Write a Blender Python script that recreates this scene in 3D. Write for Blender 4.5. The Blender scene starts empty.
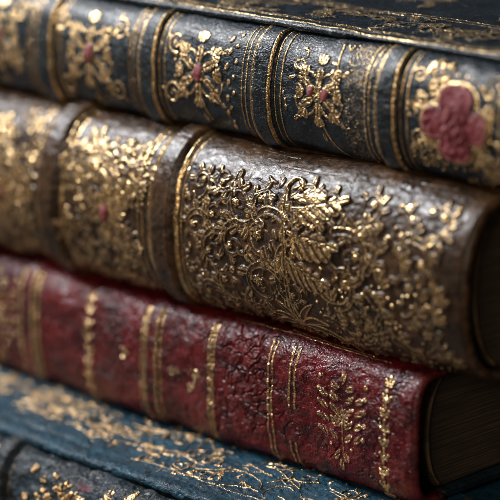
import bpy, math
import numpy as np

MM = 0.001
rng = np.random.default_rng(7)
scene = bpy.context.scene
COL = scene.collection

# ------------------------------------------------------------------ helpers
def noise2(shape, sx, sy, seed):
    """smooth gaussian noise, correlation length sx, sy in cells, unit std"""
    g = np.random.default_rng(seed)
    n = g.standard_normal(shape)
    return norm(blur(n, sx, sy))

def norm(a):
    a = a - a.mean()
    return a / (a.std() + 1e-9)

def blur(a, sx, sy):
    fx = np.fft.fftfreq(a.shape[0])[:, None]
    fy = np.fft.rfftfreq(a.shape[1])[None, :]
    k = np.exp(-2 * np.pi ** 2 * ((fx * sx) ** 2 + (fy * sy) ** 2))
    return np.fft.irfft2(np.fft.rfft2(a) * k, s=a.shape)

def smooth(x, a, b):
    t = np.clip((x - a) / (b - a), 0, 1)
    return t * t * (3 - 2 * t)

# ------------------------------------------------------------------ relief: a heightfield drawn in (u, s) millimetres
class Relief:
    def __init__(self, u0, u1, L, du, ds):
        self.u = np.arange(u0, u1 + du * .5, du)
        self.s = np.linspace(0, L, int(round(L / ds)) + 1)
        self.du = du
        self.ds = self.s[1] - self.s[0]
        sh = (len(self.u), len(self.s))
        self.O = np.zeros(sh)          # ornament height
        self.B = np.zeros(sh)          # base height
        self.G = np.zeros(sh)          # gilding
        self.R = np.zeros(sh)          # red inlay
        self.lab = np.zeros(sh, int)
        self.sh = sh
        self.L = L

    def win(self, ua, ub, sa, sb):
        i0 = max(0, int((ua - self.u[0]) / self.du)); i1 = min(self.sh[0], int((ub - self.u[0]) / self.du) + 2)
        j0 = max(0, int(sa / self.ds)); j1 = min(self.sh[1], int(sb / self.ds) + 2)
        if i0 >= i1 or j0 >= j1:
            return None
        return slice(i0, i1), slice(j0, j1)

    def put(self, w, x, h, gold, red, power=.6, chan=0.):
        """x: normalised distance (1 at the rim)"""
        m = x < 1
        if not m.any():
            return
        dome = np.where(m, h * np.maximum(1 - x * x, 0) ** power, 0)
        if chan:
            dome = dome * (1 - chan * (1 - smooth(x, .25, .62)))
            gold = gold * (.30 + .95 * smooth(x, .38, .62))
        O = self.O[w]
        top = m & (dome >= O - .04 * np.abs(h))
        self.O[w] = np.maximum(O, dome)
        e = np.clip((1 - x) * 3.0, 0, 1)
        if gold is not None:
            self.G[w] = np.where(top, np.maximum(self.G[w], gold * e), self.G[w])
        if red > 0:
            self.R[w] = np.where(top, np.maximum(self.R[w], red * e), self.R[w])
            self.G[w] = np.where(top, self.G[w] * (1 - e), self.G[w])

    def stroke(self, pts, r0, r1, h=.4, gold=1., red=0., power=.6, swell=0., chan=0.):
        pts = np.asarray(pts, float)
        n = len(pts) - 1
        rmax = max(r0, r1) + swell
        lo_, hi_ = pts.min(0) - rmax, pts.max(0) + rmax
        w = self.win(lo_[0], hi_[0], lo_[1], hi_[1])
        if w is None:
            return
        U_, S_ = self.u[w[0]], self.s[w[1]]
        best = np.full((len(U_), len(S_)), 9.); rad = np.full(best.shape, max(r0, r1))
        for k in range(n):
            p, q = pts[k], pts[k + 1]
            i0, i1 = np.searchsorted(U_, (min(p[0], q[0]) - rmax, max(p[0], q[0]) + rmax))
            j0, j1 = np.searchsorted(S_, (min(p[1], q[1]) - rmax, max(p[1], q[1]) + rmax))
            if i0 >= i1 or j0 >= j1:
                continue
            X = U_[i0:i1, None] - p[0]; Y = S_[None, j0:j1] - p[1]
            d = q - p; dd = d @ d + 1e-9
            t = np.clip((X * d[0] + Y * d[1]) / dd, 0, 1)
            f = (k + t) / n
            rr = r0 + (r1 - r0) * f + swell * np.sin(math.pi * f)
            x = np.sqrt((X - t * d[0]) ** 2 + (Y - t * d[1]) ** 2) / np.maximum(rr, 1e-3)
            bb = best[i0:i1, j0:j1]; m = x < bb
            best[i0:i1, j0:j1] = np.where(m, x, bb)
            rad[i0:i1, j0:j1] = np.where(m, rr, rad[i0:i1, j0:j1])
        self.put(w, best, h * np.minimum(1, .45 + .55 * rad / max(r0, 1e-6)), gold, red, power, chan)

    def dot(self, c, r, h=.4, gold=1., red=0., squash=1., ang=0.):
        R = r * max(1, squash)
        w = self.win(c[0] - R, c[0] + R, c[1] - R, c[1] + R)
        if w is None:
            return
        X = self.u[w[0]][:, None] - c[0]; Y = self.s[w[1]][None, :] - c[1]
        ca, sa = math.cos(ang), math.sin(ang)
        a = (X * ca + Y * sa) / squash; b = -X * sa + Y * ca
        self.put(w, np.sqrt(a * a + b * b) / r, h, gold, red)

    def groove(self, pts, r, depth, scale_gold=1.):
        pts = np.asarray(pts, float)
        for k in range(len(pts) - 1):
            p, q = pts[k], pts[k + 1]
            w = self.win(min(p[0], q[0]) - r, max(p[0], q[0]) + r, min(p[1], q[1]) - r, max(p[1], q[1]) + r)
            if w is None:
                continue
            X = self.u[w[0]][:, None] - p[0]; Y = self.s[w[1]][None, :] - p[1]
            d = q - p; dd = d @ d + 1e-9
            t = np.clip((X * d[0] + Y * d[1]) / dd, 0, 1)
            x = np.sqrt((X - t * d[0]) ** 2 + (Y - t * d[1]) ** 2) / r
            cut = depth * np.clip(1 - x * x, 0, 1)
            self.B[w] = np.minimum(self.B[w], np.where(x < 1, self.B0[w] - cut, 1e9))

    def petal(self, c, ang, ln, wd, h=.5, gold=1., red=0., veins=3, rim=0.):
        R = ln + wd
        w = self.win(c[0] - R, c[0] + R, c[1] - R, c[1] + R)
        if w is None:
            return
        X = self.u[w[0]][:, None] - c[0]; Y = self.s[w[1]][None, :] - c[1]
        ca, sa = math.cos(ang), math.sin(ang)
        a = (X * ca + Y * sa) / ln; b = (-X * sa + Y * ca) / (wd * .5)
        width = np.sqrt(np.clip(a, 0, 1)) * np.sqrt(np.clip(1 - a * a, 0, 1)) * 1.55
        x = np.where((a > 0) & (a < 1), np.abs(b) / np.maximum(width, 1e-3), 2)
        x = np.maximum(x, np.abs(a - .5) * 2 * .98)
        m = x < 1
        dome = h * np.clip(1 - x ** 3, 0, 1) ** .6 * (.75 + .25 * a)
        if veins:
            dome = dome - .22 * h * (np.cos(b * math.pi * veins + (a - .5) * 3) > .45) * (x < .85)
        if rim:
            dome = dome + rim * h * smooth(x, .68, .8) * (1 - smooth(x, .9, 1.0))
        dome = np.where(m, np.maximum(dome, .02), 0)
        O = self.O[w]
        top = m & (dome >= O - .1 * h)
        self.O[w] = np.where(top, np.maximum(dome, O * .25), O)
        e = np.clip((1 - x) * 4, 0, 1) if red > 0 else np.clip((.97 - x) * 3.6, 0, 1)
        if red > 0:
            self.R[w] = np.where(top, np.maximum(self.R[w], e * red), self.R[w])
            self.G[w] = np.where(top, self.G[w] * (1 - e), self.G[w])
        else:
            gg = gold * e
            if veins:
                gg = gg * np.where((np.cos(b * math.pi * veins + (a - .5) * 3) > (.5 if veins > 1 else .8)) & (x < .8) & (a < .92), .12, 1)
            self.G[w] = np.where(top, gg, self.G[w])
            self.R[w] = np.where(top, self.R[w] * (1 - e), self.R[w])

    # ---- composed ornaments
    def spiral(self, c, R, a0, turns=1.6, sgn=1, r0=.8, r1=.25, h=.6, gold=.8, leaves=0, g=rng, chan=0.):
        t = np.linspace(0, 1, int(16 + 14 * turns))
        rad = R * (1 - t) ** .8 * .92 + R * .08
        an = a0 + sgn * t * turns * 2 * math.pi
        pts = np.stack([c[0] + rad * np.cos(an), c[1] + rad * np.sin(an)], 1)
        self.stroke(pts, r0, r1, h, gold, chan=chan)
        self.dot(pts[-1], r0 * .85, h * 1.1, min(1, gold + .2))
        for k in range(leaves):
            f = k / max(1, leaves) * .5
            i = int(f * (len(pts) - 1))
            out = an[i] + sgn * (.9 + .3 * g.random())
            self.leaf(pts[i], out, R * (.55 + .3 * g.random()), R * .38, -sgn * .8, h * .9, gold + .15, n=3)
        return pts

    def curve(self, p, ang, ln, bend, n=14):
        pts = [np.array(p, float)]
        a = ang
        for k in range(n):
            a += bend / n
            pts.append(pts[-1] + ln / n * np.array([math.cos(a), math.sin(a)]))
        return np.array(pts)

    def leaf(self, p, ang, ln, wd, bend=.6, h=.6, gold=.9, n=4):
        """acanthus-like leaf: a mid rib with tapering lobes on both sides"""
        pts = self.curve(p, ang, ln, bend, 4 * n)
        for sd in (-1, 1):
            for k in range(n):
                i = 1 + k * 4
                d = pts[min(i + 1, len(pts) - 1)] - pts[i - 1]
                a = math.atan2(d[1], d[0]) + sd * (.95 - .1 * k)
                l = wd * (1 - .16 * k) * .62
                q = self.curve(pts[i], a, l, -sd * .7, 5)
                self.stroke(q, wd * .17, wd * .05, h * .85, gold, swell=wd * .06)
        self.stroke(pts, wd * .16, wd * .05, h, min(1, gold + .1))

    def ascroll(self, p, ang, R, sgn, h=1.1, gold=.6, lobes=6, turns=1.0, r0=None, g=rng):
        """acanthus scroll: a stem that winds in, lobes peeling off its outer side, a rosette at its end"""
        n = 46
        r0 = r0 or (.55 + .20 * R)
        pts = [np.array(p, float)]; a = ang; an = [a]
        ln = 5.1 * R * turns
        for k in range(n):
            t = k / n
            a += sgn * ln / n / R * (.55 + 1.5 * t + 1.3 * t ** 4)
            pts.append(pts[-1] + ln / n * np.array([math.cos(a), math.sin(a)])); an.append(a)
        pts = np.array(pts)
        for q in range(lobes):
            t = .06 + .62 * q / max(1, lobes - 1)
            i = int(t * n)
            l = R * (.95 - .5 * t); wd = R * (.62 - .28 * t)
            self.petal(pts[i], an[i] - sgn * (.75 + .15 * g.random()), l, wd, h * .85, gold, 0, 2, .25)
            if q % 2: self.petal(pts[i], an[i] + sgn * .6, l * .55, wd * .6, h * .7, gold, 0, 1, .2)
        self.stroke(pts, r0, .3, h, gold, chan=.5)
        c = pts[-1]
        for q in range(6):
            self.petal(c, q * 1.05 + ang, R * .27, R * .20, h, min(1, gold + .25), 0, 1, .2)
        self.dot(c, R * .08 + .2, h * 1.15, 1.)
        return pts, an

    def grain_cluster(self, c, R, n, r=(.25, .6), h=.5, gold=1., g=rng):
        for k in range(n):
            a = g.random() * 2 * math.pi; q = R * math.sqrt(g.random())
            rr = r[0] + (r[1] - r[0]) * g.random() ** 2
            self.dot((c[0] + q * math.cos(a), c[1] + q * math.sin(a)), rr, h * (.6 + .6 * g.random()), gold, 0, 1 + g.random(), g.random() * 3)

    def warp(self, amp, corr, seed):
        """bend the drawing a little, as a hand-cut tool would"""
        n, m = self.sh
        a = noise2(self.sh, corr / self.du, corr / self.ds, seed) * amp / self.du
        b = noise2(self.sh, corr / self.du, corr / self.ds, seed + 1) * amp / self.ds
        I = np.clip(np.arange(n)[:, None] + a, 0, n - 1.001); J = np.clip(np.arange(m)[None] + b, 0, m - 1.001)
        i = I.astype(int); j = J.astype(int); fi = I - i; fj = J - j
        for k in ('O', 'G', 'R'):
            A = getattr(self, k)
            setattr(self, k, A[i, j] * (1 - fi) * (1 - fj) + A[i + 1, j] * fi * (1 - fj) + A[i, j + 1] * (1 - fi) * fj + A[i + 1, j + 1] * fi * fj)

    def line(self, u, s0, s1, r, h=.2, gold=1., wob=.12, seed=0):
        g = np.random.default_rng(seed + int(abs(u) * 10))
        n = 26
        s = np.linspace(s0, s1, n)
        w = np.cumsum(g.standard_normal(n)) * wob * .25
        self.stroke(np.stack([u + w - w.mean(), s], 1), r, r, h, gold)

    def hline(self, s, u0, u1, r, h=.2, gold=1., seed=0):
        g = np.random.default_rng(seed)
        n = 60
        u = np.linspace(u0, u1, n)
        w = np.cumsum(g.standard_normal(n)) * .03
        self.stroke(np.stack([u, s + w - w.mean()], 1), r, r, h, gold)

    def band(self, uc, half, height, flat=.35):
        x = np.abs(self.u - uc) / half
        b = height * (1 - smooth(x, flat, 1.0))
        self.B += b[:, None]


# ------------------------------------------------------------------ mesh from grids
def grid_mesh(name, P, faces_mask, attrs, mat, parent):
    """P (n,m,3) in mm; builds the faces where faces_mask is true"""
    n, m = P.shape[:2]
    idx = np.arange(n * m).reshape(n, m)
    q = np.stack([idx[:-1, :-1], idx[1:, :-1], idx[1:, 1:], idx[:-1, 1:]], -1)[faces_mask]
    used, inv = np.unique(q.ravel(), return_inverse=True)
    V = P.reshape(-1, 3)[used] * MM
    me = bpy.data.meshes.new(name)
    nf = len(q)
    me.vertices.add(len(used)); me.vertices.foreach_set('co', V.astype(np.float32).ravel())
    me.loops.add(nf * 4); me.loops.foreach_set('vertex_index', inv.astype(np.int32))
    me.polygons.add(nf)
    me.polygons.foreach_set('loop_start', np.arange(0, nf * 4, 4, dtype=np.int32))
    me.polygons.foreach_set('use_smooth', np.ones(nf, bool))
    me.update(calc_edges=True)
    for k, a in attrs.items():
        at = me.attributes.new(k, 'FLOAT', 'POINT')
        at.data.foreach_set('value', a.ravel()[used].astype(np.float32))
    me.validate()
    o = bpy.data.objects.new(name, me)
    me.materials.append(mat)
    COL.objects.link(o)
    if parent is not None:
        o.parent = parent
    return o

def profile_normals(w, z):
    tw, tz = np.gradient(w), np.gradient(z)
    l = np.hypot(tw, tz) + 1e-9
    return -tz / l, tw / l            # outward for a profile that runs bottom -> front -> top

def arc(w, z):
    return np.concatenate([[0], np.cumsum(np.hypot(np.diff(w), np.diff(z)))])

def resample(w, z, s_new):
    s = arc(w, z)
    return np.interp(s_new, s, w), np.interp(s_new, s, z)

def spine_profile(T, b, n, m=600):
    t = np.linspace(-math.pi / 2, math.pi / 2, m)
    w = -b * np.abs(np.cos(t)) ** (2 / n)
    z = T / 2 + T / 2 * np.sign(np.sin(t)) * np.abs(np.sin(t)) ** (2 / n)
    return w, z

def sweep(rel, w, z, und=0., seed=0):
    """positions of the relief swept along u over the profile"""
    wn, zn = resample(w, z, rel.s)
    for _ in range(3):
        wn[1:-1] = (wn[:-2] + 2 * wn[1:-1] + wn[2:]) / 4; zn[1:-1] = (zn[:-2] + 2 * zn[1:-1] + zn[2:]) / 4
    nw, nz = profile_normals(wn, zn)
    H = rel.B + rel.O
    if und:
        H = H + und * noise2(rel.sh, 11 / rel.du, 9 / rel.ds, seed)
    P = np.empty(rel.sh + (3,))
    P[..., 0] = rel.u[:, None]
    P[..., 1] = wn[None] + H * nw[None]
    P[..., 2] = zn[None] + H * nz[None]
    return P

def rub_map(rel):
    H = rel.B + rel.O
    d = H - blur(H, 1.2 / rel.du, 1.2 / rel.ds)
    return np.clip(d / .35, 0, 1)

def build_labels(rel, P, parts, mat, root):
    """parts: {label: (name, parent label or None)}; label 0 first"""
    f = rel.lab[:-1, :-1]
    at = dict(gold=rel.G, red=rel.R, rub=rub_map(rel))
    made = {}
    for k, (name, par) in parts.items():
        m = f == k
        if m.any():
            made[k] = grid_mesh(name, P, m, at, mat, made[par] if par is not None else root)
    return made

def swept_solid(name, prof, us, mat, parent, bulge=None):
    """closed profile (list of w,z) swept along u with closed ends, ends slightly rounded"""
    pr = np.array(prof, float)
    c = pr.mean(0)
    ext = [(us[0], .0, 1.2), (us[0] , 1.0, 0)]
    rows = []
    u0, u1 = us
    for u, inset in ((u0, .8), (u0 + .25, .25), (u0 + .8, 0), *[(x, 0) for x in np.linspace(u0 + 4, u1 - 4, 24)], (u1 - .8, 0), (u1 - .25, .25), (u1, .8)):
        d = c - pr
        l = np.linalg.norm(d, axis=1, keepdims=True)
        q = pr + np.sign(d) * np.minimum(np.abs(d), inset)
        rows.append(np.concatenate([np.full((len(pr), 1), u), q], 1))
    V = np.concatenate(rows) * MM
    n, k = len(rows), len(pr)
    F = []
    for i in range(n - 1):
        for j in range(k):
            a, b = i * k + j, i * k + (j + 1) % k
            F.append((a, b, b + k, a + k))
    F.append(tuple(range(k))[::-1]); F.append(tuple((n - 1) * k + j for j in range(k)))
    me = bpy.data.meshes.new(name)
    me.from_pydata(V.tolist(), [], F)
    import bmesh
    bm = bmesh.new(); bm.from_mesh(me); bmesh.ops.recalc_face_normals(bm, faces=bm.faces); bm.to_mesh(me); bm.free()
    me.polygons.foreach_set('use_smooth', np.array([len(p.vertices) == 4 for p in me.polygons]))
    o = bpy.data.objects.new(name, me); me.materials.append(mat); COL.objects.link(o); o.parent = parent
    return o

def rounded_rect(w0, w1, z0, z1, r, n=5):
    pts = []
    for (cw, cz, a0) in ((w1 - r, z1 - r, 0), (w0 + r, z1 - r, 90), (w0 + r, z0 + r, 180), (w1 - r, z0 + r, 270)):
        for k in range(n + 1):
            a = math.radians(a0 + 90 * k / n)
            pts.append((cw + r * math.cos(a), cz + r * math.sin(a)))
    return pts

# ------------------------------------------------------------------ materials
def nodes(name):
    m = bpy.data.materials.new(name); m.use_nodes = True
    nt = m.node_tree; nt.nodes.clear()
    out = nt.nodes.new('ShaderNodeOutputMaterial'); b = nt.nodes.new('ShaderNodeBsdfPrincipled')
    nt.links.new(b.outputs[0], out.inputs['Surface'])
    def N(t, **kw):
        n = nt.nodes.new(t)
        for k, v in kw.items():
            if k.startswith('i_'):
                n.inputs[int(k[2:])].default_value = v
            else:
                setattr(n, k, v)
        return n
    def Lk(a, b2): nt.links.new(a, b2)
    return m, b, N, Lk

def mixc(N, Lk, f, a, b, mode='MIX'):
    n = N('ShaderNodeMix', data_type='RGBA', blend_type=mode)
    for sock, v in ((n.inputs[0], f), (n.inputs[6], a), (n.inputs[7], b)):
        if hasattr(v, 'links'): Lk(v, sock)
        else: sock.default_value = v if not isinstance(v, tuple) else (*v, 1)[:4]
    return n.outputs[2]

def mth(N, Lk, op, a, b=0., c=0., clamp=False):
    n = N('ShaderNodeMath', operation=op, use_clamp=clamp)
    for sock, v in zip(n.inputs, (a, b, c)):
        if hasattr(v, 'links'): Lk(v, sock)
        else: sock.default_value = v
    return n.outputs[0]

def ramp(N, Lk, v, a, b, lo=0., hi=1.):
    n = N('ShaderNodeMapRange', interpolation_type='SMOOTHSTEP')
    Lk(v, n.inputs[0])
    for i, x in zip((1, 2, 3, 4), (a, b, lo, hi)): n.inputs[i].default_value = x
    return n.outputs[0]

def leather(name, c1, c2, rubc, rough=.4, grain=1.0, grain_amt=.05, fine_amt=.02, wrinkle=0., wear=.5, gold=(.82, .59, .30), gold2=(.25, .14, .05), redc=(.22, .02, .035), rubk=.8, scuff=None, spec=.5, coat=0., wear_scale=.9, gold_rough=.24):
    m, b, N, Lk = nodes(name)
    tc = N('ShaderNodeTexCoord')
    mp = N('ShaderNodeMapping'); Lk(tc.outputs['Object'], mp.inputs[0]); mp.inputs['Scale'].default_value = (1000,) * 3
    co = mp.outputs[0]
    def noise(scale, detail=4., rough_=.55, dist=0.):
        n = N('ShaderNodeTexNoise'); Lk(co, n.inputs['Vector'])
        n.inputs['Scale'].default_value = scale; n.inputs['Detail'].default_value = detail; n.inputs['Roughness'].default_value = rough_; n.inputs['Distortion'].default_value = dist
        return n.outputs[0]
    big = noise(.09, 5, .6); mid = noise(.35, 5, .65); fine = noise(2.6, 4, .6)
    g = N('ShaderNodeAttribute', attribute_name='gold'); r = N('ShaderNodeAttribute', attribute_name='red'); rb = N('ShaderNodeAttribute', attribute_name='rub')
    # leather colour
    col = mixc(N, Lk, ramp(N, Lk, mth(N, Lk, 'ADD', mth(N, Lk, 'MULTIPLY', big, .6), mth(N, Lk, 'MULTIPLY', mid, .4)), .38, .64), c1, c2)
    rubf = mth(N, Lk, 'MULTIPLY', mth(N, Lk, 'MULTIPLY', rb.outputs['Fac'], ramp(N, Lk, mid, .35, .7)), rubk, clamp=True)
    col = mixc(N, Lk, rubf, col, rubc)
    vg = N('ShaderNodeTexVoronoi', feature='F1'); Lk(co, vg.inputs['Vector']); vg.inputs['Scale'].default_value = grain
    ve = N('ShaderNodeTexVoronoi', feature='DISTANCE_TO_EDGE'); Lk(co, ve.inputs['Vector']); ve.inputs['Scale'].default_value = grain * .8
    if scuff is not None:
        sn = ramp(N, Lk, noise(.16, 9, .72, .6), .60, .70)
        col = mixc(N, Lk, mth(N, Lk, 'MULTIPLY', sn, .55), col, scuff)
    # red inlay
    rcol = mixc(N, Lk, ramp(N, Lk, noise(1.3, 6, .7), .35, .7), tuple(x * .5 for x in redc), redc)
    rcol = mixc(N, Lk, mth(N, Lk, 'MULTIPLY', rb.outputs['Fac'], .55), rcol, (.40, .14, .14))
    col = mixc(N, Lk, ramp(N, Lk, r.outputs['Fac'], .25, .6), col, rcol)
    # gilding with wear
    wn = noise(wear_scale, 7, .68)
    gv = mth(N, Lk, 'ADD', g.outputs['Fac'], mth(N, Lk, 'MULTIPLY', mth(N, Lk, 'SUBTRACT', wn, .5), wear * 2))
    gf = ramp(N, Lk, gv, .42, .58)
    gcol = mixc(N, Lk, ramp(N, Lk, noise(1.6, 5, .7), .32, .62), gold2, gold)
    base = mixc(N, Lk, gf, col, gcol)
    Lk(base, b.inputs['Base Color']); Lk(mth(N, Lk, 'MULTIPLY', gf, .95), b.inputs['Metallic'])
    lr = ramp(N, Lk, mid, .3, .7, rough - .09, rough + .13)
    rr = N('ShaderNodeMix', data_type='FLOAT'); Lk(gf, rr.inputs[0]); Lk(lr, rr.inputs[2]); rr.inputs[3].default_value = gold_rough
    rr2 = N('ShaderNodeMix', data_type='FLOAT'); Lk(ramp(N, Lk, r.outputs['Fac'], .25, .6), rr2.inputs[0]); Lk(rr.outputs[0], rr2.inputs[2]); rr2.inputs[3].default_value = .55
    Lk(rr2.outputs[0], b.inputs['Roughness'])
    b.inputs['Specular IOR Level'].default_value = spec
    b.inputs['Coat Weight'].default_value = coat; b.inputs['Coat Roughness'].default_value = .25
    # grain bump
    h = mth(N, Lk, 'MULTIPLY', ramp(N, Lk, ve.outputs['Distance'], 0, .22), grain_amt)
    h = mth(N, Lk, 'ADD', h, mth(N, Lk, 'MULTIPLY', fine, fine_amt))
    h = mth(N, Lk, 'ADD', h, mth(N, Lk, 'MULTIPLY', noise(7., 3, .6), fine_amt * .35))
    if wrinkle:
        mp2 = N('ShaderNodeMapping'); Lk(co, mp2.inputs[0]); mp2.inputs['Rotation'].default_value = (.5, .2, .9); mp2.inputs['Scale'].default_value = (.35, 1.1, .8)
        wv = N('ShaderNodeTexNoise'); Lk(mp2.outputs[0], wv.inputs['Vector']); wv.inputs['Scale'].default_value = .9; wv.inputs['Detail'].default_value = 3; wv.inputs['Distortion'].default_value = 1.2
        rid = mth(N, Lk, 'ABSOLUTE', mth(N, Lk, 'SUBTRACT', wv.outputs[0], .5))
        h = mth(N, Lk, 'ADD', h, mth(N, Lk, 'MULTIPLY', ramp(N, Lk, rid, 0, .09), wrinkle))
    bp = N('ShaderNodeBump'); Lk(h, bp.inputs['Height']); bp.inputs['Distance'].default_value = MM; bp.inputs['Strength'].default_value = 1
    Lk(bp.outputs[0], b.inputs['Normal'])
    return m

def pages(name):
    m, b, N, Lk = nodes(name)
    tc = N('ShaderNodeTexCoord')
    mp = N('ShaderNodeMapping'); Lk(tc.outputs['Object'], mp.inputs[0]); mp.inputs['Scale'].default_value = (60, 25, 3800)
    n = N('ShaderNodeTexNoise'); Lk(mp.outputs[0], n.inputs['Vector']); n.inputs['Scale'].default_value = 1; n.inputs['Detail'].default_value = 4
    mp2 = N('ShaderNodeMapping'); Lk(tc.outputs['Object'], mp2.inputs[0]); mp2.inputs['Scale'].default_value = (100, 90, 500)
    n2 = N('ShaderNodeTexNoise'); Lk(mp2.outputs[0], n2.inputs['Vector']); n2.inputs['Scale'].default_value = 1; n2.inputs['Detail'].default_value = 6
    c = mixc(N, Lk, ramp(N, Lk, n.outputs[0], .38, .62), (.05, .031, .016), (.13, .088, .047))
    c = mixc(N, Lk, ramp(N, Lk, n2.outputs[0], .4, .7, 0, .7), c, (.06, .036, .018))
    Lk(c, b.inputs['Base Color']); b.inputs['Roughness'].default_value = .8
    bp = N('ShaderNodeBump'); Lk(n.outputs[0], bp.inputs['Height']); bp.inputs['Distance'].default_value = .0006; Lk(bp.outputs[0], b.inputs['Normal'])
    return m

def wood(name):
    m, b, N, Lk = nodes(name)
    tc = N('ShaderNodeTexCoord')
    mp = N('ShaderNodeMapping'); Lk(tc.outputs['Object'], mp.inputs[0]); mp.inputs['Scale'].default_value = (6, 70, 70)
    n = N('ShaderNodeTexNoise'); Lk(mp.outputs[0], n.inputs['Vector']); n.inputs['Scale'].default_value = 1; n.inputs['Detail'].default_value = 7; n.inputs['Distortion'].default_value = .6
    Lk(mixc(N, Lk, ramp(N, Lk, n.outputs[0], .35, .65), (.018, .010, .006), (.07, .038, .02)), b.inputs['Base Color'])
    b.inputs['Roughness'].default_value = .5
    return m

M_navy = leather('navy leather', (.005, .008, .011), (.009, .018, .026), (.05, .04, .025), rough=.27, grain=1.25, grain_amt=.035, fine_amt=.012, wrinkle=.05, wear=.42, redc=(.21, .026, .038), spec=.32)
M_brown = leather('brown leather', (.017, .010, .006), (.064, .031, .013), (.15, .078, .033), rough=.30, grain=1.2, grain_amt=.018, fine_amt=.014, wrinkle=.02, wear=.75, wear_scale=.6, spec=.32)
M_red = leather('burgundy leather', (.032, .002, .0035), (.125, .004, .0075), (.15, .022, .018), rough=.23, grain=1.0, grain_amt=.06, fine_amt=.014, wrinkle=.05, wear=.5, scuff=None, spec=.40, gold=(.80, .59, .32))
M_blue = leather('blue leather', (.005, .026, .044), (.011, .060, .096), (.05, .065, .07), rough=.36, grain=1.3, grain_amt=.06, fine_amt=.03, wrinkle=.05, wear=.75, wear_scale=.6, spec=.25, gold=(.75, .50, .24))
M_worn = leather('worn dark leather', (.005, .010, .014), (.013, .028, .040), (.07, .065, .055), rough=.36, grain=1.1, grain_amt=.07, fine_amt=.02, wrinkle=.07, wear=.8, spec=.26, gold=(.75, .50, .24))
M_band = leather('ochre silk', (.16, .09, .035), (.30, .19, .09), (.3, .2, .1), rough=.6, grain=2., spec=.2)
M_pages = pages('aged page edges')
M_wood = wood('dark wood')

# ------------------------------------------------------------------ books
T4, T3, T2, T1 = 50., 43., 57., 37.5

def book(name, label, loc, rz=0.):
    o = bpy.data.objects.new(name, None); COL.objects.link(o)
    o.location = [c * MM for c in loc]; o.rotation_euler = (0, 0, math.radians(rz))
    o.empty_display_size = .02
    o['label'] = label; o['category'] = 'book'
    return o

def headcap(profile, u_end, sgn, thick, mat, root):
    """the turned-in leather at the end of a spine: outer profile rolls over to the inside"""
    w, z = profile
    s = np.linspace(0, arc(w, z)[-1], 160)
    w, z = resample(w, z, s)
    nw, nz = profile_normals(w, z)
    rows = []
    for k in range(9):
        a = math.pi * k / 8
        off = -thick / 2 * (1 - math.cos(a)); uu = u_end + sgn * thick * .55 * math.sin(a)
        rows.append(np.stack([np.full_like(w, uu), w + nw * off, z + nz * off], -1))
    for d in (3, 8, 14):
        rows.append(np.stack([np.full_like(w, u_end - sgn * d), w - nw * thick, z - nz * thick], -1))
    P = np.array(rows)
    if sgn > 0: P = P
    zero = np.zeros(P.shape[:2])
    g = zero + .0
    rb = zero.copy(); rb[2:7] = .8
    return grid_mesh('headcap', P, np.ones((P.shape[0] - 1, P.shape[1] - 1), bool), dict(gold=g, red=zero, rub=rb), mat, root)

def body(root, T, y0, depth, us, mat, board, sq=3., low=None, bulge=5.):
    """page block, lower and upper boards (the visible top board may be replaced)"""
    u0, u1 = us
    if board[0]:
        swept_solid('back_board', rounded_rect(y0, y0 + depth, .02, 3.0, 1.2), (u0, u1), low or mat, root)
    if board[1]:
        swept_solid('front_board', rounded_rect(y0, y0 + depth, T - 3.0, T - .02, 1.2), (u0, u1), mat, root)
    # rounded back of the page block follows the spine
    n = 16
    pr = []
    for k in range(n + 1):
        a = -math.pi / 2 + math.pi * k / n
        pr.append((y0 + 1.5 - bulge * math.cos(a), T / 2 + (T / 2 - 3.1) * math.sin(a)))
    pr += [(y0 + depth - sq, T - 3.1), (y0 + depth - sq, 3.1)]
    rows = []
    n = 18
    for k in range(n + 1):
        a = -1.25 + 2.5 * k / n
        cw, cz = y0 + 2.3 - bulge * math.cos(a), T / 2 + (T / 2 - 4.2) * math.sin(a)
        rows.append([(u1 - sq + 1.0 * math.cos(t), cw + 1.1 * math.sin(t) * math.cos(a), cz + 1.1 * math.sin(t) * math.sin(a)) for t in np.linspace(0, 2 * math.pi, 9)])
    Pz = np.array(rows); zz = np.zeros(Pz.shape[:2])
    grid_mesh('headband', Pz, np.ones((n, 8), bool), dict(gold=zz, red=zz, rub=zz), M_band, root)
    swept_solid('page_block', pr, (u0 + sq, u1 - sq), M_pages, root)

def ends_flat(rel):
    e = np.minimum(rel.u - rel.u[0], rel.u[-1] - rel.u)
    k = smooth(e, 0, 2.5)[:, None]
    t = np.minimum(rel.s, rel.L - rel.s)
    k = k * smooth(t, 0, 1.5)[None]
    rel.O *= k; rel.B *= k

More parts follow.
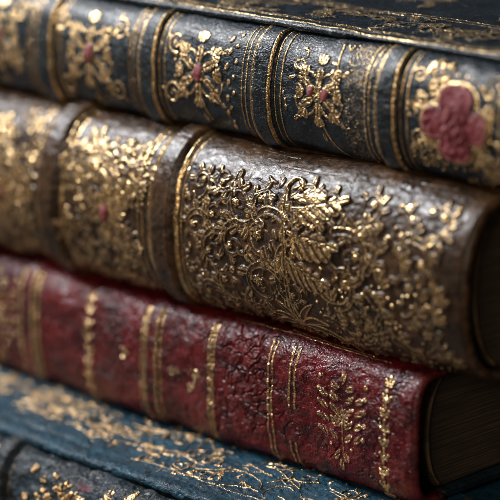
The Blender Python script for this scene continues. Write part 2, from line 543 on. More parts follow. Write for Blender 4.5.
# ================================================================== top book: navy with red flower inlays
def top_book():
    root = book('leather_book', 'topmost book, black-blue leather with red flower inlays between gilt raised bands', (0, 13, T3 + T2))
    w, z = spine_profile(T1, 14, 2.4)
    L = arc(w, z)[-1]
    us = (-172, 142)
    rel = Relief(us[0], us[1], L, .2, .165)
    g = np.random.default_rng(11)
    bands = [-149.5, -98, -46.5, 6.3, 58.7, 111]
    for D in bands:
        rel.band(D, 5.4, 1.7, .45)
    rel.B *= (1 - smooth(rel.s, L - 9, L - 2))[None]
    for D in bands:
        for du_, r, h in ((-9.2, .28, .22), (-7.4, .28, .22), (-4.6, .85, .5), (-2.9, .22, .15), (3.6, .55, .4), (5.3, .22, .2), (7.8, .33, .25)):
            rel.line(D + du_, 0, L, r, h, 1., .10, seed=3)
    rel.B0 = rel.B.copy()
    for i, D in enumerate(bands):
        m = np.abs(rel.u - D) < 5.6
        rel.lab[m, :] = 10 + i
    cs = 27.5
    def gold_leafy(uc, sc, k, big=1., red=True):
        O0 = rel.O.copy(); rel.O[:] = 0
        gg = np.random.default_rng(50 + k)
        f = big
        def both(fn):
            for sd in (-1, 1): fn(sd)
        def P_(x, y): return (uc + x * f, sc + y * f)
        # tails that curl away below and a pair of tendrils above
        def tails(sd):
            p = rel.curve(P_(sd * 1.2, -4), -1.57 + sd * .25, 13 * f, sd * 2.9, 20); rel.stroke(p, .5, .28, .3, 1.); rel.dot(p[-1], .75, .35)
            p = rel.curve(P_(sd * 1.5, 5), 1.57 - sd * .5, 9 * f, -sd * 2.6, 18); rel.stroke(p, .42, .25, .3, 1.); rel.dot(p[-1], .65, .35)
            for x, y, a in ((8.6, -7.5, -.7), (8.9, 6.5, .5)):
                rel.petal(P_(sd * x, y), a if sd > 0 else math.pi - a, 3.4 * f, 1.7 * f, .3, 1., 0, 1)
        both(tails)
        p = rel.curve(P_(.4, -5), -1.5, 10 * f, .5, 14); rel.stroke(p, .45, .25, .3, 1.)
        rel.petal(P_(.8, -12.5), -1.3, 3.4 * f, 1.8 * f, .3, 1., 0, 1)
        # three-lobed leaves on the diagonals
        for a in (.72, 2.42, 3.86, 5.56):
            c = P_(7.2 * math.cos(a), 7.6 * math.sin(a))
            for da, k_ in ((-.75, .8), (.75, .8), (0, 1.1)):
                rel.petal(c, a + da, 4.4 * f * k_, 2.9 * f, .36, 1., 0, 2, .3)
        # the flower: outer and inner petals
        for q in range(6):
            aa = q * math.pi / 3 + .52
            rel.petal(P_(2.3 * math.cos(aa), 2.4 * math.sin(aa)), aa, 5.9 * f, 4.1 * f, .42, 1., 0, 3, .3)
        for a, l in ((1.57, 9.8), (0, 7.2), (3.14, 7.2), (-1.57, 7.6)):
            c = P_(l * .86 * math.cos(a), l * .92 * math.sin(a))
            for da in (-.5, .5, 0):
                rel.petal(c, a + da, 3.9 * f, 2.5 * f, .4, 1., 0, 2, .3)
        for q in range(6):
            rel.petal(P_(0, 0), q * 1.047, 2.9 * f, 2.4 * f, .5, 1., 0, 1, .2)
        if red:
            if k == 3:
                rel.dot((uc - 3.4, sc + .6), 1.6, 1.0, 0, 1, 1.2, 1.5); rel.dot((uc + 2.6, sc + .2), 1.8, 1.0, 0, 1, 1.3, 1.2)
            else:
                rel.dot((uc, sc), 2.1 * big, 1.0, 0, 1, 1.55, 1.35)
        d2 = (rel.u[:, None] - uc) ** 2 + (rel.s[None] - sc) ** 2
        reg = (blur((rel.O > .02).astype(float), 4, 5) > .10) & (rel.lab == 0) & (d2 < (17 * big) ** 2)
        rel.lab[reg] = 30 + k
        rel.lab[reg & (rel.R > .3)] = 50 + k
        if k == 3: rel.lab[reg & (rel.R > .3) & (rel.u[:, None] > uc)] = 58
        rel.O = np.maximum(rel.O, O0)
    flowers = [-124, -75.5, -22.5, 30.5]
    for k, uc in enumerate(flowers):
        gold_leafy(uc, 28.5 if k != 3 else 28.6, k, (1.12, 1.12, 1.08, .98)[k])
    # panel 3: stippled field and a sweeping double line right of the flower
    for uu in np.arange(41.2, 50.4, .78):
        for ss in np.arange(4, 47, .78):
            rel.dot((uu + .12 * g.standard_normal(), ss + .12 * g.standard_normal()), .24, .22, .85 * (g.random() > .25))
    p = rel.curve((35.5, 45.5), -1.25, 22, -.55, 20); rel.stroke(p, .38, .3, .3)
    p = rel.curve((33.5, 16), -1.2, 14, .4, 20); rel.stroke(p, .38, .3, .3)
    for p0, a, ln, bd in (((19.5, 37), 1.2, 6, -2.6), ((21, 42), .4, 5, -2.6), ((16.5, 22), 1.5, 7, .6), ((17.5, 32), .2, 3, .4)):
        rel.leaf(p0, a, ln, 1.8, bd, .35, 1., 3)
    for k in range(10):
        rel.leaf((36 + 4 * g.random(), 22 + 22 * g.random()), g.random() * 6, 3.0, 1.5, .6, .3, .9, 3)
    # panel 2: column of dots right of its flower
    for ss in (12, 17, 22, 27, 32, 37, 41):
        rel.dot((-9.2 + .5 * g.standard_normal(), ss), .9, .45, 1, 0, 1.5, 1.2)
        rel.dot((-6.6 + .5 * g.standard_normal(), ss + 2), .7, .4, 1, 0, 1.3, 1.2)
    for p0, a0, R, sg in (((-35, 20), .5, 4, 1), ((-34, 37), 5, 3.6, -1), ((-90, 38), 2, 4, 1), ((-88, 17), 1, 4, -1), ((-62, 18), 3, 4, 1), ((-62, 38), 2, 4, -1), ((-113, 20), 1, 4, 1), ((-113, 38), 3, 4, -1)):
        rel.spiral(p0, R, a0, 1.4, sg, .55, .25, .35, 1., 2)
    # panel 4: big red four-petalled flower in granulated gilding
    uc, sc = 85.5, 27.3
    for k in range(34):
        a = g.random() * 6.28; d = 8 + 13 * g.random()
        c = (uc + d * math.cos(a), sc + d * 1.0 * math.sin(a))
        if not (68 < c[0] < 102): continue
        t = g.random()
        if t < .45: rel.grain_cluster(c, 2.4, 22, (.22, .6), .5, 1., g)
        elif t < .75: rel.spiral(c, 2.2 + g.random(), g.random() * 6, 1.3, 1 if g.random() > .5 else -1, .42, .2, .35, .9)
        else: rel.leaf(c, g.random() * 6, 5, 3, 1, .45, 1., 4)
    rel.grain_cluster((72, 16), 4.6, 70, (.2, .5), .5, 1., g); rel.grain_cluster((77, 41), 5, 60, (.25, .7), .5, 1., g)
    rel.grain_cluster((99, 40), 5, 60, (.25, .7), .5, 1., g); rel.grain_cluster((99, 15), 5, 60, (.25, .7), .5, 1., g)
    for k in range(26):
        a = k * 6.283 / 26
        rel.dot((uc + 13.5 * math.cos(a), sc + 14 * math.sin(a)), .65, .45, 1.)
    O0 = rel.O.copy(); rel.O[:] = 0
    for a, ln, wd in ((3.2, 11.8, 10.8), (-.05, 11.8, 10.8), (-1.57, 10.4, 13.6), (1.57, 10.4, 15)):
        rel.petal((uc + 1.0 * math.cos(a), sc + 1.0 * math.sin(a)), a, ln, wd, 1.3, 0, 1., 0, rim=.28)
    for a in (.8, 2.4, 3.9, 5.4):
        rel.petal((uc, sc), a, 5.6, 5.0, 2.0, 0, 1., 0, rim=.3)
    rel.dot((uc, sc), 1.5, 2.1, 0, 1)
    reg = (rel.R > .05) & (np.abs(rel.u[:, None] - uc) < 15) & (rel.O > .02)
    rel.lab[reg] = 54
    rel.O = np.maximum(rel.O, O0 * (rel.O < .02))
    rel.O *= 1 + .12 * noise2(rel.sh, .5 / rel.du, .5 / rel.ds, 3)
    # thin rim of gilding round the petals
    sm = blur(reg.astype(float), 3.4, 4.2)
    edge = (sm > .10) & ~reg
    rel.G[edge] = 1.; rel.O[edge] = .35
    inner = (sm < .66) & reg
    rel.R[inner] *= .55
    # far panel beyond the frame
    gold_leafy(128, 27, 5, 1.)
    rel.B += .10 * noise2(rel.sh, 2.2 / rel.du, 1.6 / rel.ds, 5)
    ends_flat(rel)
    P = sweep(rel, w, z, .22, 21)
    parts = {0: ('spine', None)}
    for i in range(len(bands)): parts[10 + i] = ('raised_band', None)
    for k in (0, 1, 2, 3, 5):
        parts[30 + k] = ('flower_ornament', None); parts[50 + k] = ('red_centre', 30 + k)
    parts[54] = ('flower_inlay', None); parts[58] = ('red_centre', 33)
    made = build_labels(rel, P, parts, M_navy, root)
    if 54 in made: made[54]['label'] = 'large dusky red four petalled flower inlay'
    headcap((w, z), us[1], 1, 2.4, M_navy, root); headcap((w, z), us[0], -1, 2.4, M_navy, root)
    # upper board with rounded lip and gilt tooling
    yb, depth = -6.0, 150
    pr = [(6, -2.4), (yb + 1.2, -2.4)]
    for k in range(9):
        a = math.radians(270 - 180 * k / 8); pr.append((yb + 1.2 + 1.4 * math.cos(a), -1.2 + 1.2 * math.sin(a)))
    pr += [(x, 0) for x in np.linspace(yb + 4, depth, 90)]
    pr = np.array(pr); pw, pz = pr[:, 0], pr[:, 1] + T1 + 2.2
    Lb = arc(pw, pz)[-1]
    rb = Relief(us[0] - 2, us[1] + 2, Lb, .42, .34)
    s_lip = float(np.interp(yb + 1.2, pw[6:], arc(pw, pz)[6:]))
    rb.hline(s_lip + .2, us[0], us[1], .62, .3, 1., 4)
    rb.hline(s_lip + 4.0, us[0], us[1], .4, .25, .9, 5)
    rb.hline(s_lip + 5.4, us[0], us[1], .4, .25, .9, 6)
    for k in range(150):
        c = (us[0] + 8 + (us[1] - us[0] - 16) * g.random(), s_lip + 9 + 20 * g.random())
        if g.random() < .5: rb.spiral(c, 3 + 2 * g.random(), g.random() * 6, 1.4, 1 if g.random() > .5 else -1, .75, .4, .5, .5, 2)
        else: rb.leaf(c, g.random() * 6, 7, 5, .8, .5, .5, 4)
    rb.hline(s_lip + 33, us[0], us[1], .6, .3, 1., 8); rb.hline(s_lip + 36, us[0], us[1], .6, .3, 1., 9)
    for k in range(70):
        c = (us[0] + 8 + (us[1] - us[0] - 16) * g.random(), s_lip + 48 + 60 * g.random())
        rb.leaf(c, g.random() * 6, 11, 8, .8, .5, .5, 4)
    rb.B += .12 * noise2(rb.sh, 3 / rb.du, 2 / rb.ds, 6)
    ends_flat(rb)
    Pb = sweep(rb, pw, pz, .25, 33)
    grid_mesh('front_board', Pb, np.ones((rb.sh[0] - 1, rb.sh[1] - 1), bool), dict(gold=rb.G, red=rb.R, rub=rub_map(rb)), M_navy, root)
    swept_solid('board_core', rounded_rect(0, depth - .5, T1 + .1, T1 + 1.6, .6), (us[0] - 1.7, us[1] + 1.7), M_navy, root)
    body(root, T1 + 2.0, 0, depth, us, M_navy, (True, False))
    return root

# ================================================================== second book: brown with gilt scrollwork
def second_book():
    root = book('leather_book', 'thick brown leather book with raised gilt scrollwork, under the black-blue book', (0, 8, T3))
    w, z = spine_profile(T2, 20, 2.2)
    L = arc(w, z)[-1]
    us = (-172, 97.5)
    rel = Relief(us[0], us[1], L, .2, .165)
    g = np.random.default_rng(23)
    bands = [-140.5, -84, -27.6]
    for D in bands:
        rel.band(D, 7.2, 2.6, .4)
        for du_, r, h in ((-12.4, .5, .35), (-10.4, .3, .2), (-6.6, 1.0, .4), (6.2, .75, .5), (8.0, .3, .2)):
            rel.line(D + du_, 0, L, r, h, 1., .12, seed=5)
    for i, D in enumerate(bands):
        rel.lab[np.abs(rel.u - D) < 7.4, :] = 10 + i
    occ = []
    def free(c, R):
        return all((c[0] - a) ** 2 + (c[1] - b) ** 2 > (R + q) ** 2 * .72 for a, b, q in occ)
    lo, hi = 7., 63.5
    # a stem in the middle; scrolls wind off it to the left, feathery leaves to the right
    st = rel.curve((27.0, 12), 1.45, 48, .32, 30)
    placed = []
    def scroll(p, ang, R, sg, depth=0, gold=.54):
        k = 46; a = ang; q = np.array(p, float); tail = []
        for i in range(k):
            t = i / k; a += sg * 5.1 / k * (.55 + 1.5 * t + 1.3 * t ** 4); q = q + 5.1 * R / k * np.array([math.cos(a), math.sin(a)]); tail.append(q)
        c = np.array(tail)[k // 3:].mean(0)
        if not (-19 + R * .8 < c[0] < 88 - R * .6 and lo + R * .6 < c[1] < hi - R * .75): return False
        if any((c[0] - x) ** 2 + (c[1] - y) ** 2 < ((R + r_) * .86) ** 2 for x, y, r_ in placed): return False
        placed.append((c[0], c[1], R)); occ.append((c[0], c[1], R * .9))
        pts, an = rel.ascroll(p, ang, R, sg, 1.15, gold, 6, 1., None, g)
        for t, k_ in ((.22, .85), (.4, .75), (.08, .8)):
            if depth < 4:
                i = int(t * 46)
                scroll(pts[i], an[i] - sg * .5, max(5.0, R * k_), -sg, depth + 1, gold)
        return True
    for p, a, R, sg in (((28, 49), 2.5, 8.6, 1), ((27.6, 31), 2.3, 8.2, 1), ((27.2, 20), 2.6, 7.4, -1), ((29, 44), 3.6, 6.2, -1), ((28, 25), 3.3, 6.0, -1),
                        ((-17, 18), .6, 7.0, 1), ((-17, 56), -.4, 6.8, -1), ((-17, 36), .3, 7.0, 1), ((2, 60), -2.2, 6, 1), ((8, 12), 1.6, 5.4, 1), ((-6, 12), 1.4, 5.0, -1), ((10, 36), 2.6, 4.6, 1), ((0, 46), 2.0, 4.4, -1)):
        scroll(p, a, R, sg)
    for k in range(260):
        scroll((-18 + 44 * g.random(), lo + (hi - lo) * g.random()), g.random() * 6.28, 4.8 + 1.4 * g.random(), 1 if g.random() > .5 else -1, 2)
    # wing-like leaves
    for a, ln, wd, bd, dy in ((.10, 20, 7.0, .35, 0), (-.25, 19, 7.5, .3, -7.5), (-.5, 17, 7, .3, -15), (.45, 10, 4.8, -.5, 3.5)):
        c0 = (29.5 + dy * .08, 54 + dy)
        cv = rel.curve(c0, a, ln, bd, 24)
        for q in range(4):
            pt = cv[1 + q * 5]; aa = a + bd * q / 5
            rel.petal(pt, aa - .5, wd * (1.3 - .12 * q), wd * .72, 1.0 + .05 * q, .72, 0, 2, .3)
            if q > 0: rel.petal(pt, aa + .5, wd * (.75 - .06 * q), wd * .45, 1.0 + .05 * q, .7, 0, 1, .3)
        rel.petal(cv[-5], a + bd, wd * .8, wd * .45, 1.2, .8, 0, 2, .2)
        rel.stroke(cv, .8, .3, 1.25, .85, chan=.4)
    for k in range(5): occ.append((34 + 3.5 * k, 54 - 2.6 * k, 6)); occ.append((33 + 3 * k, 44 - 2.6 * k, 5))
    rel.stroke(st, 1.0, .9, 1.35, .8, chan=.5)
    hk = rel.curve(st[-1], 1.9, 10, -3.4, 16); rel.stroke(hk, .9, .4, 1.3, .9); rel.dot(hk[-1], .9, 1.4, 1.)
    for a, ln, bd in ((.25, 19, -.75), (.75, 14, -1.0), (2.4, 13, 1.0), (1.6, 11, .3), (1.15, 13, -.5), (2.9, 15, .8), (2.0, 12, .5)):
        p = rel.curve((29, 14.5), a, ln, bd); rel.stroke(p, .45, .4, 1.1, .9, swell=1.3, chan=.5)
    for q in ((36, 17, 6), (30, 22, 5), (22, 18, 5)): occ.append(q)
    # right of the leaves: scrolls run on to the end with almond petals between, thinner and more rubbed
    for p, a, R, sg in (((52, 46), .5, 7.0, -1), ((66, 44), .9, 7.2, 1), ((80, 50), .2, 6.4, -1), ((50, 30), -.2, 7.0, 1), ((66, 30), -.5, 7.0, -1), ((80, 32), .3, 6.6, 1), ((46, 18), .2, 6.0, -1), ((60, 17), .1, 6.4, 1), ((74, 17), -.2, 6.4, -1), ((86, 20), .4, 5.6, 1), ((60, 56), .1, 5.4, 1), ((74, 58), -.2, 5.4, -1), ((88, 56), .2, 5.4, 1)):
        rel.ascroll((p[0] - R * .6, p[1] - sg * R * .5), a, R, sg, 1.0, .5, 6, 1., None, g)
    for k in range(150):
        R = 2.6 + 1.6 * g.random()
        c = (44 + 48 * g.random(), 12 + 48 * g.random())
        w_ = rel.win(c[0] - R * .7, c[0] + R * .7, c[1] - R * .7, c[1] + R * .7)
        if (rel.O[w_] > .05).mean() > .22: continue
        a = .6 + 1.4 * g.random()
        for da in ((-.75, .75, 0) if g.random() < .7 else (-.4, .4)):
            rel.petal((c[0] - R * .8 * math.cos(a), c[1] - R * .8 * math.sin(a)), a + da, R * 1.75, R * 1.0, 1.1, .72, 0, 1, .2)
    for k in range(190):
        c = (40 + 52 * g.random(), 8 + 30 * g.random())
        rel.dot(c, .3 + .7 * g.random() ** 2, .8, .95, 0, 1 + .5 * g.random(), g.random() * 3)
    # fine tooling in the gaps left of the stem
    for k in range(1500):
        c = (-18.5 + 56 * g.random(), lo + (hi - 3 - lo) * g.random())
        w_ = rel.win(c[0] - .9, c[0] + .9, c[1] - .9, c[1] + .9)
        if rel.O[w_].max() < .05:
            t = g.random()
            if t < .14: rel.grain_cluster(c, 1.3, 10, (.2, .45), .8, .95, g)
            elif t < .5: rel.stroke(rel.curve(c, g.random() * 6.28, 3 + 3 * g.random(), 3 * g.standard_normal()), .5, .28, .7, .5, swell=.2)
            else: rel.petal(c, g.random() * 6.28, 3.6, 2.2, .8, .5, 0, 1)
    # left panels, out of focus: granular gilding
    for a, b in ((-76, -41), (-131, -98), (-168, -150)):
        for k in range(85):
            c = (a + (b - a) * g.random(), lo + (hi - lo) * g.random()); t = g.random()
            if t < .3: rel.grain_cluster(c, 2.6, 12, (.3, .8), 1.0, .85, g)
            else: rel.ascroll(c, g.random() * 6.28, 3.2 + 1.6 * g.random(), 1 if g.random() > .5 else -1, 1.0, .55, 5, 1., None, g)
    for c in ((-56, 38), (-112, 36)):
        rel.dot(c, 2.6, 1.6, 0, 1., 1.4, 1.5)
    lines = rel.O * 0
    rel.warp(.22, 3.2, 91)
    for i, (a, b) in enumerate(((-19.5, 93), (-78, -40.5), (-134, -97), (-170, -149))):
        reg = (rel.O > .12) & (rel.u > a)[:, None] & (rel.u < b)[:, None] & (rel.lab == 0)
        rel.lab[reg] = 30 + i
    # soft cut edges in the relief and fine creases along the top
    rel.O = .86 * blur(rel.O, .5, .5)
    rel.B += .045 * noise2(rel.sh, 2.4 / rel.du, .8 / rel.ds, 8) + .045 * noise2(rel.sh, .6 / rel.du, .5 / rel.ds, 9)
    rel.B0 = rel.B.copy()
    for k in range(16):
        p = rel.curve((us[0] + 20 + 240 * g.random(), 66 + 10 * g.random()), .08 * g.standard_normal(), 8 + 20 * g.random(), .3 * g.standard_normal(), 14)
        rel.groove(p, .3, .16)
    ends_flat(rel)
    P = sweep(rel, w, z, .35, 41)
    parts = {0: ('spine', None)}
    for i in range(len(bands)): parts[10 + i] = ('raised_band', None)
    for i in range(4): parts[30 + i] = ('gilt_scrollwork', None)
    build_labels(rel, P, parts, M_brown, root)
    headcap((w, z), us[1], 1, 3.4, M_brown, root); headcap((w, z), us[0], -1, 3.4, M_brown, root)
    body(root, T2, 0, 150, us, M_brown, (True, True), 1.8, None, 14.)
    return root

# ================================================================== third book: burgundy
def third_book():
    root = book('leather_book', 'cracked burgundy leather book with worn double gilt lines across its spine', (0, 6, 0))
    w, z = spine_profile(T3, 14, 3.6)
    L = arc(w, z)[-1]
    us = (-172, 76.5)
    rel = Relief(us[0], us[1], L, .2, .165)
    g = np.random.default_rng(31)
    n = 0
    rel.band(-101.3, 5.2, 1.2, .5); rel.band(-38.4, 3.6, .7, .6)
    rel.lab[np.abs(rel.u + 101.3) < 5.3, :] = 10
    def gline(u, s0, s1, pair, r, lab, gold=.95):
        for d in pair: rel.line(u + d, s0, s1, r, .35, gold, .16, seed=9 + lab)
        reg = (np.abs(rel.u - u) < max(abs(x) for x in pair) + r + .6)[:, None] & ((rel.s > s0 - .5) & (rel.s < s1 + .5))[None] & (rel.lab == 0)
        rel.lab[reg] = lab
    tp = L - 11.5
    gline(-105.2, 0, tp, (-1.2, .6), .75, 20); gline(-97.6, 0, tp, (-.8, .9), .7, 21)
    gline(-41.9, 0, tp, (-1.5, -.1, 1.3), .44, 22); gline(-35.0, 0, tp, (-.85, .85), .42, 23)
    gline(-9.4, 0, tp, (-1.15, .0, 1.1), .36, 24); gline(17.4, 0, tp, (-.85, .8), .38, 25)
    gline(27.0, 31, tp, (-1.1, 1.1), .48, 26); gline(26.6, 6, 19, (-1.1, 1.1), .45, 27)
    def beads(u, lab, wd):
        for s in np.arange(3, tp, 1.5):
            rel.dot((u + .25 * g.standard_normal(), s), .6 + .25 * g.random(), .4, .95, 0, 1.2, 1.57)
            if g.random() < .75: rel.dot((u + wd * (g.random() - .5) * 2, s), .4 + .3 * g.random(), .4, 1.)
        for s in np.arange(5, tp, 4.6):
            rel.leaf((u, s), .6, 3.0, 2.0, .5, .45, 1., 3); rel.leaf((u, s), 2.5, 3.0, 2., -.5, .45, 1., 3)
        reg = (np.abs(rel.u - u) < wd + 2.2)[:, None] & (rel.O > .03) & (rel.lab == 0)
        rel.lab[reg] = lab
    beads(-70.2, 28, 2.4); beads(66.0, 29, 2.2)
    def sprig(uc, sc, k, sc_=1.):
        def P_(x, y): return (uc + x * sc_, sc + y * sc_)
        rel.stroke(rel.curve(P_(0, 4), -1.57, 17 * sc_, .15), .4, .3, .3, .8)
        for y in (10, 6.2, 2.2, -2.2, -6.5):
            for sd in (-1, 1):
                a = 1.57 - sd * (1.0 + .02 * y)
                x0 = 1.3
                for j in range(2 if abs(y) < 9 else 1):
                    rel.petal(P_(sd * (x0 + 4.2 * j), y + .6 * j), a, 4.0 * sc_, 2.5 * sc_, .5, .9, 0, 1, .2)
                rel.dot(P_(sd * (x0 + 8.2), y + 2.6), .95 * sc_, .5, .95); rel.dot(P_(sd * (x0 + 3.2), y - 1.8), .7 * sc_, .5, .9)
        for x, y, a in ((0, 11.5, 1.57), (-.6, -9.5, -2.2), (.6, -9.5, -.9), (0, -12, -1.57)):
            rel.petal(P_(x, y), a, 4.4 * sc_, 2.6 * sc_, .5, .9, 0, 1, .2)
        for q in range(6): rel.petal(P_(0, 1), q * 1.047, 3.4 * sc_, 2.4 * sc_, .6, .95, 0, 1, .2)
        d2 = ((rel.u[:, None] - uc) ** 2 + (rel.s[None] - sc) ** 2)
        rel.lab[(d2 < (18 * sc_) ** 2) & (rel.O > .03) & (rel.lab == 0)] = k
    sprig(48.0, 31.5, 40, 1.0); sprig(-120, 31, 41, 1.15); sprig(-155, 31, 42, 1.0)
    # small scattered tooling marks left of the middle
    for uc, sc in ((-52, 31.5), (-28.5, 30.5), (-17, 31.5), (-20, 27)):
        rel.spiral((uc, sc), 1.5, g.random() * 6, 1.2, 1, .38, .2, .4, 1.); rel.leaf((uc + 1.5, sc), g.random() * 2, 2.6, 1.6, .6, .4, 1., 3)
        for q in range(5): rel.dot((uc + 1.8 * g.standard_normal(), sc + 1.2 * g.standard_normal()), .35, .4)
    # gilt fillet on the flat top edge
    rel.hline(L - 7.2, -5, 62, .42, .3, .95, 3); rel.hline(L - 6.2, 20, 55, .35, .3, .9, 4)
    # cockled leather: pebbles, creases and cracks
    rel.B += .12 * noise2(rel.sh, 1.7 / rel.du, 1.3 / rel.ds, 12) + .06 * noise2(rel.sh, .6 / rel.du, .5 / rel.ds, 13) + .03 * noise2(rel.sh, .35 / rel.du, .33 / rel.ds, 19)
    big = noise2(rel.sh, 5 / rel.du, 3.2 / rel.ds, 14); rel.B += .16 * big
    rel.B0 = rel.B.copy()
    def crack(p, a, ln, r, d):
        pts = [np.array(p, float)]
        for k in range(int(ln / .7)):
            a += .42 * g.standard_normal()
            pts.append(pts[-1] + .7 * np.array([math.cos(a), math.sin(a)]))
            if g.random() < .07 and ln > 5: crack(pts[-1], a + (1 if g.random() > .5 else -1) * 1.0, ln * .45, r * .8, d * .8)
        rel.groove(pts, r, d)
    for k in range(34):
        crack((-6 + 22 * g.random(), 16 + 30 * g.random()), 1.0 + .7 * g.standard_normal(), 6 + 9 * g.random(), .34, .75)
    for k in range(90):
        crack((us[0] + 245 * g.random(), 8 + 44 * g.random()), g.random() * 6, 3 + 7 * g.random(), .32, .4)
    rel.O *= .85
    ends_flat(rel)
    P = sweep(rel, w, z, .35, 51)
    parts = {0: ('spine', None), 10: ('raised_band', None)}
    for k in range(20, 28): parts[k] = ('gilt_line', None)
    for k in (28, 29): parts[k] = ('beaded_line', None)
    for k in (40, 41, 42): parts[k] = ('gilt_flower', None)
    build_labels(rel, P, parts, M_red, root)
    headcap((w, z), us[1], 1, 3.0, M_red, root); headcap((w, z), us[0], -1, 3.0, M_red, root)
    body(root, T3, 2, 148, us, M_red, (True, True), 3.0, M_worn, 8.)
    return root

# ================================================================== bottom book: blue
def bottom_book():
    root = book('leather_book', 'worn blue leather book with gilt cover border, at the bottom of the stack', (0, -43, -T4))
    us = (-176, 165)
    g = np.random.default_rng(77)
    # cover: lip, then flat top
    pr = [(6, T4 - 4.2), (1.5, T4 - 4.2)]
    for k in range(11):
        a = math.radians(270 - 180 * k / 10); pr.append((1.5 + 2.6 * math.cos(a), T4 - 2.1 + 2.1 * math.sin(a)))
    flat = np.linspace(4, 200, 150)
    pr += [(x, T4 - .7 * math.exp(-((x - 6.5) / 1.6) ** 2)) for x in flat]
    pr = np.array(pr); pw, pz = pr[:, 0], pr[:, 1]
    s_all = arc(pw, pz)
    s_edge = float(np.interp(1.5, pw[8:], s_all[8:]))
    vis = s_edge + 58
    s_cut = np.linspace(0, vis, 500); w1, z1 = np.interp(s_cut, s_all, pw), np.interp(s_cut, s_all, pz)
    rel = Relief(us[0], us[1], vis, .22, .17)
    b0, b1 = s_edge + 11, s_edge + 33
    for k in range(120):
        u = us[0] + 5 + (us[1] - us[0] - 10) * g.random(); s = b0 + (b1 - b0) * g.random() ** .9
        t = g.random()
        if t < .35: rel.spiral((u, s), 2.5 + 2.5 * g.random(), g.random() * 6, 1.4, 1 if g.random() > .5 else -1, .42, .22, .45, .75, 2)
        elif t < .62: rel.leaf((u, s), g.random() * 6, 6 + 5 * g.random(), 3.0, 1.2 * g.standard_normal(), .45, .7, 4)
        elif t < .88: rel.stroke(rel.curve((u, s), g.random() * 6, 8 + 9 * g.random(), 2 * g.standard_normal(), 16), .34, .2, .35, .8)
        else: rel.grain_cluster((u, s), 2.6, 16, (.3, .8), .5, 1., g)
    for k in range(240):
        u = us[0] + 5 + (us[1] - us[0] - 10) * g.random(); s = b1 + (vis - b1) * g.random()
        if g.random() < .6: rel.dot((u, s), .4 + .6 * g.random(), .4, 1., 0, 1.5, g.random() * 3)
        else: rel.leaf((u, s), g.random() * 6, 4, 2.4, .7, .4, .9, 3)
    rel.hline(b0 - 1.2, -20, 40, .26, .2, .8, 2)
    for k in range(110):
        rel.stroke(rel.curve((us[0] + 5 + (us[1] - us[0] - 10) * g.random(), b0 + 2 + 20 * g.random()), .35 * g.standard_normal() + (3.14 if g.random() > .5 else 0), 10 + 12 * g.random(), 1.6 * g.standard_normal(), 18), .28, .16, .3, .85)
    rel.lab[(rel.O > .03)] = 20
    rel.B += .16 * noise2(rel.sh, 1.8 / rel.du, 1.2 / rel.ds, 15) + .09 * noise2(rel.sh, .5 / rel.du, .5 / rel.ds, 16)
    rel.B0 = rel.B.copy()
    ends_flat(rel)
    P = sweep(rel, w1, z1, .4, 61)
    build_labels(rel, P, {0: ('front_board', None), 20: ('gilt_border', None)}, M_blue, root)
    swept_solid('board_core', rounded_rect(2, 200, T4 - 3.9, T4 - 1.2, 1.0), (us[0] + .5, us[1] - .5), M_blue, root)
    # spine below the lip
    w, z = spine_profile(T4 - 4, 14, 2.9); z = z + .3; w = w + 2.2
    L = arc(w, z)[-1]
    rs = Relief(us[0], us[1], L, .24, .2)
    bands = [-158, -111, -63.5, 40, 92, 140]
    for D in bands: rs.band(D, 5, 2.2, .4)
    for i, D in enumerate(bands):
        rs.line(D - 5.6, 0, L, .5, .3, .42); rs.line(D + 5.6, 0, L, .5, .3, .42)
        rs.lab[np.abs(rs.u - D) < 5.2, :] = 10 + i
    mids = [(a + b) / 2 for a, b in zip(bands[:-1], bands[1:])]
    for uc in mids:
        for k in range(60):
            c = (uc + 13 * g.standard_normal() * .7, 14 + (L - 24) * g.random())
            if g.random() < .6: rs.grain_cluster(c, 2, 10, (.3, 1.0), .5, .7, g)
            else: rs.leaf(c, g.random() * 6, 6, 4, .8, .5, .7, 4)
    for k in range(26):
        rs.grain_cluster((-50 + 24 * g.random(), L * .55 + 18 * g.random()), 1.4, 6, (.35, .9), .8, 1., g)
    rs.R = .42 * smooth(noise2(rs.sh, 2.2 / rs.du, 1.8 / rs.ds, 44), .35, .8) * (1 - smooth(np.abs(rs.u + 12), 14, 24))[:, None] * (1 - smooth(np.abs(rs.s - L * .74), 5, 11))[None]
    rs.B += .28 * noise2(rs.sh, 1.9 / rs.du, 1.2 / rs.ds, 17) + .1 * noise2(rs.sh, .5 / rs.du, .5 / rs.ds, 18)
    rs.B0 = rs.B.copy()
    ends_flat(rs)
    Ps = sweep(rs, w, z, .35, 71)
    parts = {0: ('spine', None)}
    for i in range(len(bands)): parts[10 + i] = ('raised_band', None)
    build_labels(rs, Ps, parts, M_worn, root)
    headcap((w, z), us[1], 1, 3.0, M_worn, root); headcap((w, z), us[0], -1, 3.0, M_worn, root)
    body(root, T4, 3, 197, us, M_blue, (True, False), 4.)
    return root

top_book(); second_book(); third_book(); bottom_book()

# ------------------------------------------------------------------ table the books lie on
me = bpy.data.meshes.new('table_top')
a, b = -900 * MM, 900 * MM
zt = (-T4 - .1) * MM
me.from_pydata([(a, a, zt), (b, a, zt), (b, b, zt), (a, b, zt), (a, a, zt - .03), (b, a, zt - .03), (b, b, zt - .03), (a, b, zt - .03)], [],
               [(0, 1, 2, 3), (7, 6, 5, 4), (0, 4, 5, 1), (1, 5, 6, 2), (2, 6, 7, 3), (3, 7, 4, 0)])
tb = bpy.data.objects.new('table_top', me); me.materials.append(M_wood); COL.objects.link(tb); tb['kind'] = 'structure'

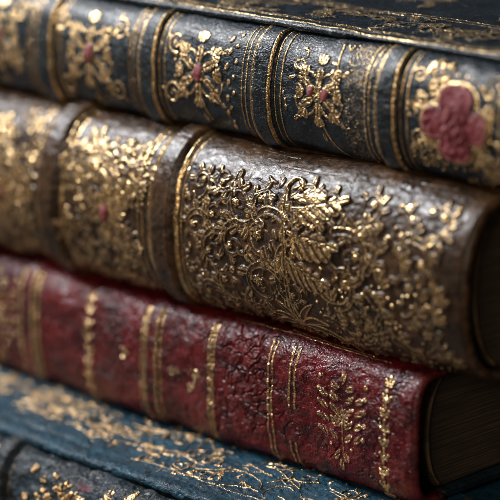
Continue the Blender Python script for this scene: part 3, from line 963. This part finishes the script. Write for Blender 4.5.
# ------------------------------------------------------------------ camera
F_PX, VX, VY, D = 2400., -2440., -618., 780.
p = math.atan(-VY / F_PX); psi = math.atan(1 / (-VX / F_PX * math.cos(p)))
s_, c_ = math.sin(psi), math.cos(psi); sp_, cp_ = math.sin(p), math.cos(p)
Fv = np.array([-s_ * cp_, c_ * cp_, -sp_]); Rv = np.array([c_, s_, 0]); Uv = np.cross(Rv, Fv)
r = Fv + Uv * (250 - 447) / F_PX
Cp = -r * D
cd = bpy.data.cameras.new('camera'); cam = bpy.data.objects.new('camera', cd); COL.objects.link(cam)
from mathutils import Matrix
cam.matrix_world = Matrix(((Rv[0], Uv[0], -Fv[0], Cp[0] * MM), (Rv[1], Uv[1], -Fv[1], Cp[1] * MM), (Rv[2], Uv[2], -Fv[2], Cp[2] * MM), (0, 0, 0, 1)))
cd.sensor_width = 36; cd.lens = F_PX / 500 * 36
cd.clip_start = .02; cd.clip_end = 20
cd.dof.use_dof = True; cd.dof.focus_distance = .742; cd.dof.aperture_fstop = 7.0
scene.camera = cam

# ------------------------------------------------------------------ light: lamps added out of view, a cool soft key, a warm front fill
def area(name, loc, target, sx, sy, power, color):
    l = bpy.data.lights.new(name, 'AREA'); l.shape = 'RECTANGLE'; l.size = sx; l.size_y = sy; l.energy = power; l.color = color
    o = bpy.data.objects.new(name, l); COL.objects.link(o); o.location = loc
    from mathutils import Vector
    o.rotation_euler = (Vector(target) - Vector(loc)).to_track_quat('-Z', 'Y').to_euler()
    return o
area('key_light', (-.60, -.26, .66), (0, 0, .06), .34, .25, 12.5, (.96, .97, 1.0))  # soft lamp added at upper left for the highlights on the spines
area('front_light', (.34, -.82, .40), (0, 0, .05), .30, .30, 2.5, (1.0, .84, .66))  # added fill lamp, brightens the leather fronts and book ends
area('side_glint', (-.72, -.62, -.02), (0, 0, .05), .10, .16, .35, (1.0, .80, .56))  # added low lamp, only there for glints on the gilding
wld = bpy.data.worlds.new('World'); scene.world = wld; wld.use_nodes = True
bg = wld.node_tree.nodes['Background']; bg.inputs[0].default_value = (.9, .92, 1, 1); bg.inputs[1].default_value = .035

scene.render.engine = 'CYCLES'
scene.cycles.use_denoising = True
scene.view_settings.view_transform = 'Standard'
scene.view_settings.look = 'None'
scene.view_settings.exposure = .12
